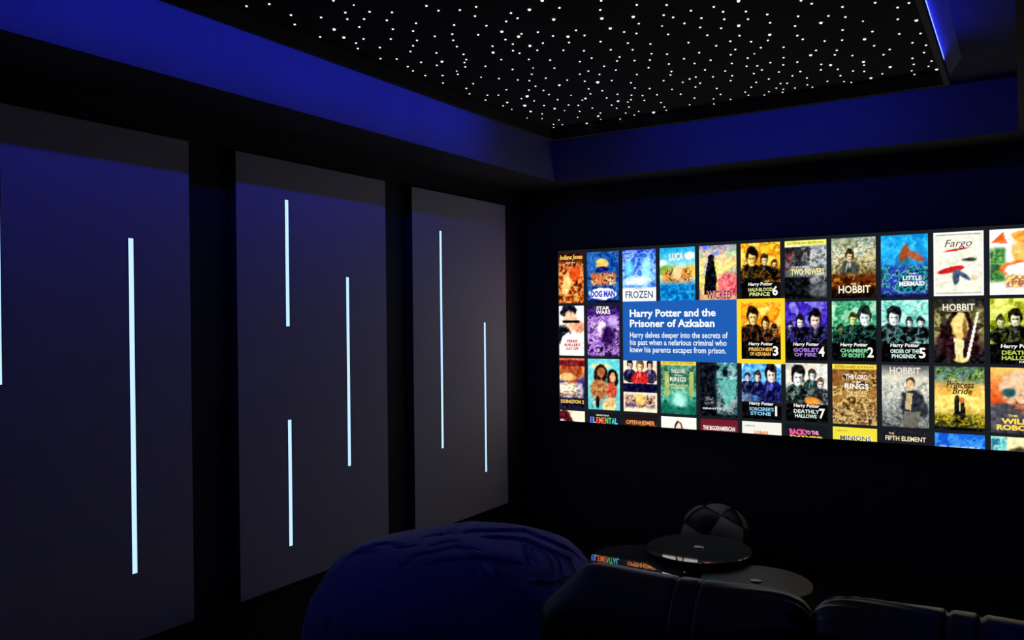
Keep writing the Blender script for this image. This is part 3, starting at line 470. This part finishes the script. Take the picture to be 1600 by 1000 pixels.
P[3, 9] = ([('g', (40, 110, 210), (30, 90, 190), (60, 150, 225)), ('n', 5, .6, [(30, 80, 190), (90, 170, 235), (40, 110, 210)], (0, 0, 1, 1)), ('n', 16, .95, [(40, 110, 210), WH, WH], (.1, .2, .9, .36))], [])
P[3, 10] = ([('g', (235, 228, 180), (225, 215, 160)), ('n', 6, .9, [(60, 170, 190), (130, 210, 210), (40, 110, 140)], (0, 0, .3, 1)), ('e', .55, .25, .22, .1, (90, 80, 60), .3)], [])

BORDER = [(1, 5)]
for (r, c), (ops, words) in P.items():
    x0 = CX0 + c * PITCH_X; x1 = x0 + TW; z1 = CZ0 - r * PITCH_Z; z0 = z1 - TH
    xa, xb, za = max(x0, X0 + .006), min(x1, X1), max(z0, ZB + .001)
    uv = ((xa - x0) / TW, (xb - x0) / TW, 0, (z1 - za) / TH)
    full = za == z0
    if (r, c) in BORDER:                              # the chosen poster sits in a bright yellow frame
        fr = mesh_obj('selection_frame', [S(x0 - .028, SY - .0015, z0 - .027), S(x1 + .026, SY - .0015, z0 - .027), S(x1 + .026, SY - .0015, z1 + .025), S(x0 - .028, SY - .0015, z1 + .025)], [(0, 1, 2, 3)], emat((250, 212, 40)), scr)
        fr['label'] = 'bright yellow frame around one poster'
    t = picture_mesh('poster', xa, xb, za, z1, SY - (.002 if (r, c) in BORDER else .001), uv, ops, r * 20 + c + 1, scr, nz=72 if full else 18)
    for (s, cu, cv, wd, ht, col, bold, sh) in words:
        ca, cb = x0 + (cu - wd / 2) * TW, x0 + (cu + wd / 2) * TW; b0, b1 = z1 - (cv + ht / 2) * TH, z1 - (cv - ht / 2) * TH
        if b0 < ZB: b0 = ZB + .0005
        put_text(s, ca, cb, b0, b1, SY - (.0025 if bold >= .07 else .003), col, t, bold, sh)

ix0, ix1, iz0, iz1 = CX0 + 2 * PITCH_X - .0005, CX0 + 5 * PITCH_X - .028, 1.2895, 1.6905
ip = mesh_obj('info_box', [S(ix0, SY - .0012, iz0), S(ix1, SY - .0012, iz0), S(ix1, SY - .0012, iz1), S(ix0, SY - .0012, iz1)], [(0, 1, 2, 3)], emit('info_box_blue', lin((30, 92, 178)), SCREEN_GAIN), scr)
ip['label'] = 'blue box with white film description'
def line(s, xa, xb, za, zb, bold): put_text(s, xa, xb, za, zb, SY - .003, (245, 248, 250), ip, bold, name='info_text')
# info box writing, fitted line by line
def px_line(s, xa, xb, zbase, h, bold, desc):
    line(s, xa, xb, zbase - (h * .27 if desc else 0), zbase + h, bold)
tx = ix0 + .052
px_line('Harry Potter and the', tx, tx + .595, 1.583, .052, .03, True)
px_line('Prisoner of Azkaban', tx, tx + .587, 1.515, .052, .03, False)
px_line('Harry delves deeper into the secrets of', tx, tx + .672, 1.443, .040, .012, True)
px_line('his past when a nefarious criminal who', tx, tx + .664, 1.394, .040, .012, True)
px_line('knew his parents escapes from prison.', tx, tx + .660, 1.345, .040, .012, True)

# ------------------------------------------------------------------ sofa seen from behind
M_leather = mat('black_leather', (.012, .012, .011), .34, ior=1.9, spec=.8, bump=(260, .0008, 3), var=(12, .2))
M_stitch = mat('black_thread', (.012, .012, .012), .6, bump=(900, .0003, 1))
M_foot = mat('dark_wood_foot', (.03, .02, .014), .4, var=(20, .3))
SOX0, SOX1 = -1.14, .225
sofa = empty('sofa', (-.46, 2.55, 0))
tag(sofa, 'black leather two-seat sofa seen from behind at the lower right', 'sofa')
def so(x, y, z): return (x + .46, y - 2.55, z)

def back_cushion(xa, xb, top, seed, junction):
    """puffed back rest: closed loop section swept along x with pulled-in ends and gathers toward the junction"""
    nx, ns = 110, 140; y0, y1, zb = 2.08, 2.36, .30
    V, F = [], []
    r = np.random.default_rng(seed)
    folds = [(0, .40 + .075 * k + .03 * r.random(), .007 + .006 * r.random(), .013 + .006 * r.random()) for k in range(8)]
    for i in range(nx):
        t = i / (nx - 1); x = xa + (xb - xa) * t
        d = min(t, 1 - t) * (xb - xa)                 # distance from the nearer end
        jx = (xb - x) if junction > 0 else (x - xa)   # distance from the junction with the other cushion
        infl = 1 - math.exp(-d / .028)                # ends tuck in
        crown = top - .030 * math.exp(-jx / .05) + .006 * math.sin(t * 5 + seed)
        for k in range(ns):
            a = 2 * math.pi * k / ns
            cx, cz = math.cos(a), math.sin(a)
            e = .84; ex = math.copysign(abs(cx) ** e, cx); ez = math.copysign(abs(cz) ** e, cz)
            hw = (y1 - y0) / 2 * (.55 + .45 * infl); hh = (crown - zb) / 2
            ym, zm = (y0 + y1) / 2, (crown + zb) / 2
            zz = zm + ez * hh * (.93 + .07 * infl); yy = ym + ex * hw * (1 - .25 * max(0, ez) ** 2)
            dn = min(1, max(0, (crown - zz) / .16)); dn = dn * dn * (3 - 2 * dn)      # outer end flares below the crown
            ds = (t if junction > 0 else 1 - t); xf = x - junction * .115 * dn * math.exp(-(ds / .16) ** 2)
            # gathers: thin raised folds that run out of the junction and fade
            g = 0
            for off, ang, amp, wid in folds:
                ua = (a / math.pi) - ang - .35 * jx
                g += amp * math.exp(-(ua / wid) ** 2) * math.exp(-jx / .13) * (1 - math.exp(-jx / .012))
            for sx in (-.035, .035):                  # the two stitched channels in the middle of the back
                dx = x - ((xa + xb) / 2 + sx); g -= .010 * math.exp(-(dx / .006) ** 2)
            V.append(so(xf, yy + cx * g, zz + cz * g))
    for i in range(nx - 1):
        for k in range(ns):
            F.append((i * ns + k, i * ns + (k + 1) % ns, (i + 1) * ns + (k + 1) % ns, (i + 1) * ns + k))
    F.append(tuple(range(ns))[::-1]); F.append(tuple((nx - 1) * ns + k for k in range(ns)))
    o = mesh_obj('back_cushion', V, F, M_leather, sofa, True)
    for sx in (-.035, .035):
        xm = (xa + xb) / 2 + sx; P2 = []
        for k in range(ns // 2 + 32):
            a = 2 * math.pi * (k - 16) / ns; cx, cz = math.cos(a), math.sin(a); e = .84
            ex = math.copysign(abs(cx) ** e, cx); ez = math.copysign(abs(cz) ** e, cz)
            hh = (top - zb) / 2
            P2.append((xm, (y0 + y1) / 2 + ex * (y1 - y0) / 2 * (1 - .25 * max(0, ez) ** 2) - cx * .008, (top + zb) / 2 + ez * hh - cz * .008))
        Vs, Fs = [], []
        for j, p in enumerate(P2):
            for q in range(5): Vs.append(so(p[0] + .0022 * math.cos(q * 1.2566), p[1] + .0022 * math.sin(q * 1.2566), p[2] + .001 * math.sin(q * 1.2566)))
        for j in range(len(P2) - 1):
            for q in range(5): Fs.append((j * 5 + q, j * 5 + (q + 1) % 5, j * 5 + 5 + (q + 1) % 5, j * 5 + 5 + q))
        mesh_obj('stitched_seam', Vs, Fs, M_stitch, o)
    return o
XM = -.472
back_cushion(SOX0, XM - .002, .852, 3, 1)
back_cushion(XM + .002, SOX1, .872, 5, -1)
for xa, xb in ((SOX0 + .005, XM - .004), (XM + .004, SOX1 - .005)):
    box('seat_cushion', so(xa, 2.36, .28), so(xb, 2.98, .46), M_leather, sofa, bevel=.05, seg=5, smooth=True)
for xa, xb in ((SOX0 - .20, SOX0 - .002), (SOX1 + .002, SOX1 + .20)):
    box('armrest', so(xa, 2.37, .06), so(xb, 2.98, .54), M_leather, sofa, bevel=.07, seg=6, smooth=True)
box('base_frame', so(SOX0, 2.12, .06), so(SOX1, 2.96, .285), M_leather, sofa, bevel=.015, smooth=False)
for x in (SOX0 - .12, SOX1 + .12):
    for y in (2.2, 2.88):
        f = lathe('foot', [(.022, 0), (.028, .065)], M_foot, sofa, 16); f.location = so(x, y, 0)

# ------------------------------------------------------------------ bean bag
BAG = (-2.055, 2.80)
def bag_point(th, ph):
    """th from 0 (top) to pi (bottom), ph round the vertical axis"""
    st, ct = math.sin(th), math.cos(th)
    rx, ry = .63, .58
    e = .62; s = math.copysign(abs(st) ** e, st); c = math.copysign(abs(ct) ** .9, ct)
    sag = 1 + .08 * math.exp(-((ct + .35) / .35) ** 2)
    x = rx * s * math.cos(ph) * sag; y = ry * s * math.sin(ph) * sag
    z = .37 + (.30 if c > 0 else .37) * c
    z += .05 * max(0, c) * (x / rx)
    return x, y, max(z, 0.0)
M_bag = mat('soft_brushed_fabric', (.11, .12, .78), .8, bump=(350, .0007, 3), var=(6, .12), sheen=.9)
BAG_FOLDS = [  # crease lines on the cover, height, width
    ([(-0.135,-0.072,0.658),(-0.113,-0.06,0.66),(-0.097,-0.026,0.662),(-0.066,0.003,0.665),(-0.052,0.037,0.666),(0.003,0.061,0.67),(0.034,0.088,0.672),(0.065,0.104,0.674),(0.098,0.111,0.676),(0.133,0.136,0.677),(0.164,0.159,0.677),(0.188,0.182,0.675),(0.207,0.223,0.67),(0.276,0.195,0.67),(0.324,0.172,0.667),(0.365,0.171,0.659),(0.405,0.166,0.649),(0.44,0.181,0.632),(0.464,0.19,0.617),(0.498,0.19,0.594),(0.522,0.199,0.568)], 0.012, 0.012),
    ([(0.13,-0.006,0.679),(0.155,0.007,0.681),(0.199,0.014,0.682),(0.237,0.023,0.683),(0.269,0.039,0.681),(0.312,0.061,0.678),(0.356,0.052,0.673),(0.384,0.037,0.668),(0.43,0.042,0.655),(0.449,0.054,0.647),(0.476,0.069,0.634),(0.497,0.097,0.618),(0.518,0.075,0.608),(0.541,0.066,0.589)], 0.014, 0.009),
    ([(0.318,0.023,0.678),(0.372,-0.027,0.671),(0.403,-0.069,0.662),(0.431,-0.095,0.651),(0.444,-0.121,0.642)], 0.011, 0.009),
    ([(0.07,-0.35,0.645),(0.097,-0.332,0.651),(0.12,-0.313,0.655),(0.141,-0.292,0.66),(0.166,-0.281,0.662),(0.197,-0.264,0.664),(0.219,-0.248,0.666),(0.239,-0.232,0.667),(0.274,-0.216,0.667),(0.302,-0.202,0.665),(0.34,-0.192,0.661),(0.375,-0.176,0.656),(0.413,-0.146,0.65),(0.435,-0.118,0.646)], 0.012, 0.009),
    ([(-0.017,-0.307,0.651),(0.008,-0.294,0.655),(0.03,-0.264,0.661),(0.05,-0.247,0.665),(0.073,-0.226,0.668),(0.1,-0.18,0.673),(0.113,-0.151,0.676),(0.164,-0.159,0.677),(0.212,-0.158,0.677),(0.255,-0.153,0.676)], 0.01, 0.01),
    ([(0.356,-0.225,0.65),(0.39,-0.247,0.634),(0.419,-0.265,0.614),(0.444,-0.281,0.591),(0.461,-0.291,0.572),(0.475,-0.301,0.551),(0.5,-0.299,0.521),(0.51,-0.305,0.497)], 0.012, 0.008),
    ([(0.467,-0.234,0.599),(0.486,-0.243,0.58),(0.509,-0.239,0.56),(0.53,-0.233,0.538),(0.549,-0.225,0.515),(0.556,-0.228,0.498)], 0.011, 0.009),
    ([(0.484,-0.185,0.606),(0.506,-0.151,0.601),(0.534,-0.104,0.589),(0.543,-0.053,0.589),(0.546,0.013,0.59)], 0.012, 0.012),
    ([(-0.39,-0.247,0.584),(-0.336,-0.25,0.603),(-0.303,-0.238,0.616),(-0.227,-0.258,0.63),(-0.174,-0.277,0.637)], 0.01, 0.008),
    ([(-0.339,-0.17,0.616),(-0.275,-0.174,0.632),(-0.229,-0.162,0.641),(-0.15,-0.19,0.651),(-0.074,-0.208,0.658)], 0.01, 0.008),
    ([(-0.241,-0.17,0.638),(-0.172,-0.195,0.648),(-0.124,-0.224,0.651),(-0.085,-0.204,0.657),(-0.057,-0.176,0.662)], 0.008, 0.008),
    ([(-0.39,-0.171,0.6),(-0.308,-0.195,0.621),(-0.248,-0.205,0.634)], 0.008, 0.007),
    ([(-0.006,-0.202,0.665),(0.009,-0.164,0.668),(0.02,-0.118,0.671),(0.048,-0.082,0.673),(0.084,-0.091,0.676),(0.105,-0.07,0.677)], 0.008, 0.01),
    ([(-0.335,-0.449,0.498),(-0.286,-0.486,0.487),(-0.249,-0.515,0.467),(-0.207,-0.537,0.454),(-0.211,-0.548,0.423),(-0.231,-0.555,0.381)], 0.006, 0.02),
    ([(0.018,-0.319,0.651),(0.01,-0.355,0.641),(0.0,-0.377,0.634)], 0.006, 0.01),
]
nt_, np_ = 340, 760
def bag_grid():
    th, ph = np.meshgrid(np.arange(nt_ + 1) * math.pi / nt_, np.arange(np_) * 2 * math.pi / np_, indexing='ij')
    prof = [bag_point(t, 0.0) for t in th[:, 0]]; rad = np.array([p[0] / .63 for p in prof])[:, None]
    ct = np.cos(th); c = np.sign(ct) * np.abs(ct) ** .9
    X, Y_ = .63 * rad * np.cos(ph), .58 * rad * np.sin(ph)
    sag = 1 + .08 * np.exp(-((ct + .35) / .35) ** 2)
    Z = np.maximum(.37 + np.where(c > 0, .30, .37) * c + .05 * np.maximum(0, c) * X / sag / .63, 0)
    return np.stack([X, Y_, Z], -1)
G = bag_grid()
du = np.roll(G, -1, 1) - np.roll(G, 1, 1); dv = np.gradient(G, axis=0); N = np.cross(dv, du)
L = np.linalg.norm(N, axis=2, keepdims=True); N = np.where(L > 1e-9, N / np.maximum(L, 1e-9), np.array([0, 0, 1.]))
N[0] = (0, 0, 1); N[-1] = (0, 0, -1)
disp = np.zeros(G.shape[:2])
TH_, PH_ = np.meshgrid(np.arange(nt_ + 1) * math.pi / nt_, np.arange(np_) * 2 * math.pi / np_, indexing='ij')
for q in range(7):                                    # soft dents of the filling
    a, b, c = rng.uniform(1, 3.2), int(rng.integers(1, 5)), rng.uniform(0, 6.3)
    disp += .006 * np.sin(a * TH_ * 2 + c) * np.sin(b * PH_ + c * 2) * np.sin(TH_)
for q in range(46):                                   # gathers that run down from the crown
    p0 = rng.uniform(0, 2 * math.pi); dp = (PH_ - p0 + math.pi + .25 * np.sin(3 * TH_ + q)) % (2 * math.pi) - math.pi
    disp += rng.uniform(.002, .007) * np.exp(-(dp / .03) ** 2) * np.exp(-((TH_ - rng.uniform(.5, 2.4)) / .35) ** 2)
for pts, amp, wid in BAG_FOLDS:                       # the long creases of the loose cover
    pts = np.array(pts)
    lo, hi = pts.min(0) - .06, pts.max(0) + .06; near = np.all((G > lo) & (G < hi), axis=2); Q = G[near]
    best = np.full(len(Q), 9.); along = np.zeros(len(Q)); n = len(pts) - 1
    for j in range(n):
        a, b = pts[j], pts[j + 1]; ab = b - a; t = np.clip(((Q - a) @ ab) / max(ab @ ab, 1e-9), 0, 1)
        d = np.linalg.norm(Q - (a + t[:, None] * ab), axis=1); m_ = d < best
        best = np.where(m_, d, best); along = np.where(m_, (j + t) / n, along)
    fade = np.clip(np.minimum(along, 1 - along) * 6, .15, 1)
    disp[near] += 1.5 * amp * fade * (np.exp(-(best / (.55 * wid)) ** 2) - .45 * np.exp(-(best / (2.4 * wid)) ** 2))
G2 = G + N * disp[..., None]; G2[..., 2] = np.maximum(G2[..., 2], 0)
ii, kk = np.meshgrid(np.arange(nt_), np.arange(np_), indexing='ij'); k2 = (kk + 1) % np_
Fb = np.stack([ii * np_ + kk, (ii + 1) * np_ + kk, (ii + 1) * np_ + k2, ii * np_ + k2], -1).reshape(-1, 4)
bag = fast_mesh('bean_bag', G2.reshape(-1, 3), Fb, M_bag, None, True); bag.location = (*BAG, 0)
tag(bag, 'big slumped bean bag with a creased cover beside the sofa', 'bean bag')

# ------------------------------------------------------------------ round side tables
M_gloss = [mat('black_mirror_glass', (.11, .115, .11), .015, ior=5.0, bump=(3, .00002, 1)), mat('dark_gloss_glass', (.12, .135, .125), .03, ior=2.3, bump=(3, .00002, 1)), mat('dark_satin_glass', (.014, .014, .017), .4, bump=(3, .00002, 1))]
M_edge = mat('dark_table_edge', (.05, .05, .05), .3, metal=.6, bump=(200, .0001, 1))
M_chrome = mat('brushed_chrome', (.55, .55, .55), .3, metal=1.0, bump=(300, .0002, 1))
M_blackmetal = mat('black_metal', (.02, .02, .02), .45, metal=.3, bump=(200, .0002, 1))
def side_table(x, y, h, r, m, label, cap=True):
    t = tag(empty('side_table', (x, y, 0)), label, 'side table', 'round side tables in front of the sofa')
    top = lathe('table_top', [(r - .006, h - .014), (r, h - .010), (r, h - .003), (r - .003, h)], m, t, 72, False)
    rim = [(r, h - .010), (r + .002, h - .0085), (r + .002, h - .0045), (r, h - .003)]
    V, F = [], []
    for rr, zz in rim:
        for k in range(72): V.append((rr * math.cos(k * math.pi / 36), rr * math.sin(k * math.pi / 36), zz))
    for i in range(3):
        for k in range(72): F.append((i * 72 + k, i * 72 + (k + 1) % 72, (i + 1) * 72 + (k + 1) % 72, (i + 1) * 72 + k))
    mesh_obj('edge_band', V, F, M_edge, top, True)
    if cap: c = lathe('centre_cap', [(.026, h), (.026, h + .004), (.022, h + .007)], M_chrome, t, 24); c['label'] = 'small chrome cap'
    lathe('pole', [(.016, .012), (.016, h - .014)], M_blackmetal, t, 20)
    lathe('foot_plate', [(.125, 0), (.125, .007), (.115, .012)], M_blackmetal, t, 40)
side_table(-1.600, 3.745, .389, .262, M_gloss[0], 'round mirror-topped side table reflecting screen text beside the bean bag', False)
side_table(-1.387, 3.950, .426, .258, M_gloss[1], 'slightly taller dark glass side table in front of the checkered ball')
side_table(-1.030, 3.690, .389, .245, M_gloss[2], 'round dark side table behind the sofa on the right')

# ------------------------------------------------------------------ checkered ball
M_patch = [mat('pale_ball_vinyl', (.33, .33, .36), .5, bump=(120, .0004, 2), var=(8, .1)), mat('black_ball_vinyl', (.012, .012, .014), .45, bump=(120, .0004, 2))]
BR = .222
ball = empty('checkered_ball', (-1.605, 4.86, BR)); tag(ball, 'black and white checkered ball on the floor behind the side tables', 'ball')
lathe('ball_core', [(BR * .93 * math.sin(math.pi * k / 16) + 1e-4, -BR * .93 * math.cos(math.pi * k / 16)) for k in range(17)], M_patch[1], ball, 32)
rot = Matrix.Rotation(math.radians(24), 3, 'Y') @ Matrix.Rotation(math.radians(-18), 3, 'X') @ Matrix.Rotation(math.radians(28), 3, 'Z')
NL, NM = 4, 6
for i in range(NL):
    for k in range(NM):
        V, F = [], []; n = 7; g = .02
        for a in range(n):
            for b in range(n):
                s, t = a / (n - 1), b / (n - 1)
                la = math.pi * (i + g + (1 - 2 * g) * s) / NL - math.pi / 2; lo = 2 * math.pi * (k + g + (1 - 2 * g) * t) / NM
                puff = BR * (.955 + .045 * (16 * s * (1 - s) * t * (1 - t)) ** .35)
                V.append(rot @ Vector((puff * math.cos(la) * math.cos(lo), puff * math.cos(la) * math.sin(lo), puff * math.sin(la))))
        for a in range(n - 1):
            for b in range(n - 1): F.append((a * n + b, a * n + b + 1, (a + 1) * n + b + 1, (a + 1) * n + b))
        mesh_obj('ball_patch', V, F, M_patch[(i + k) % 2], ball, True)
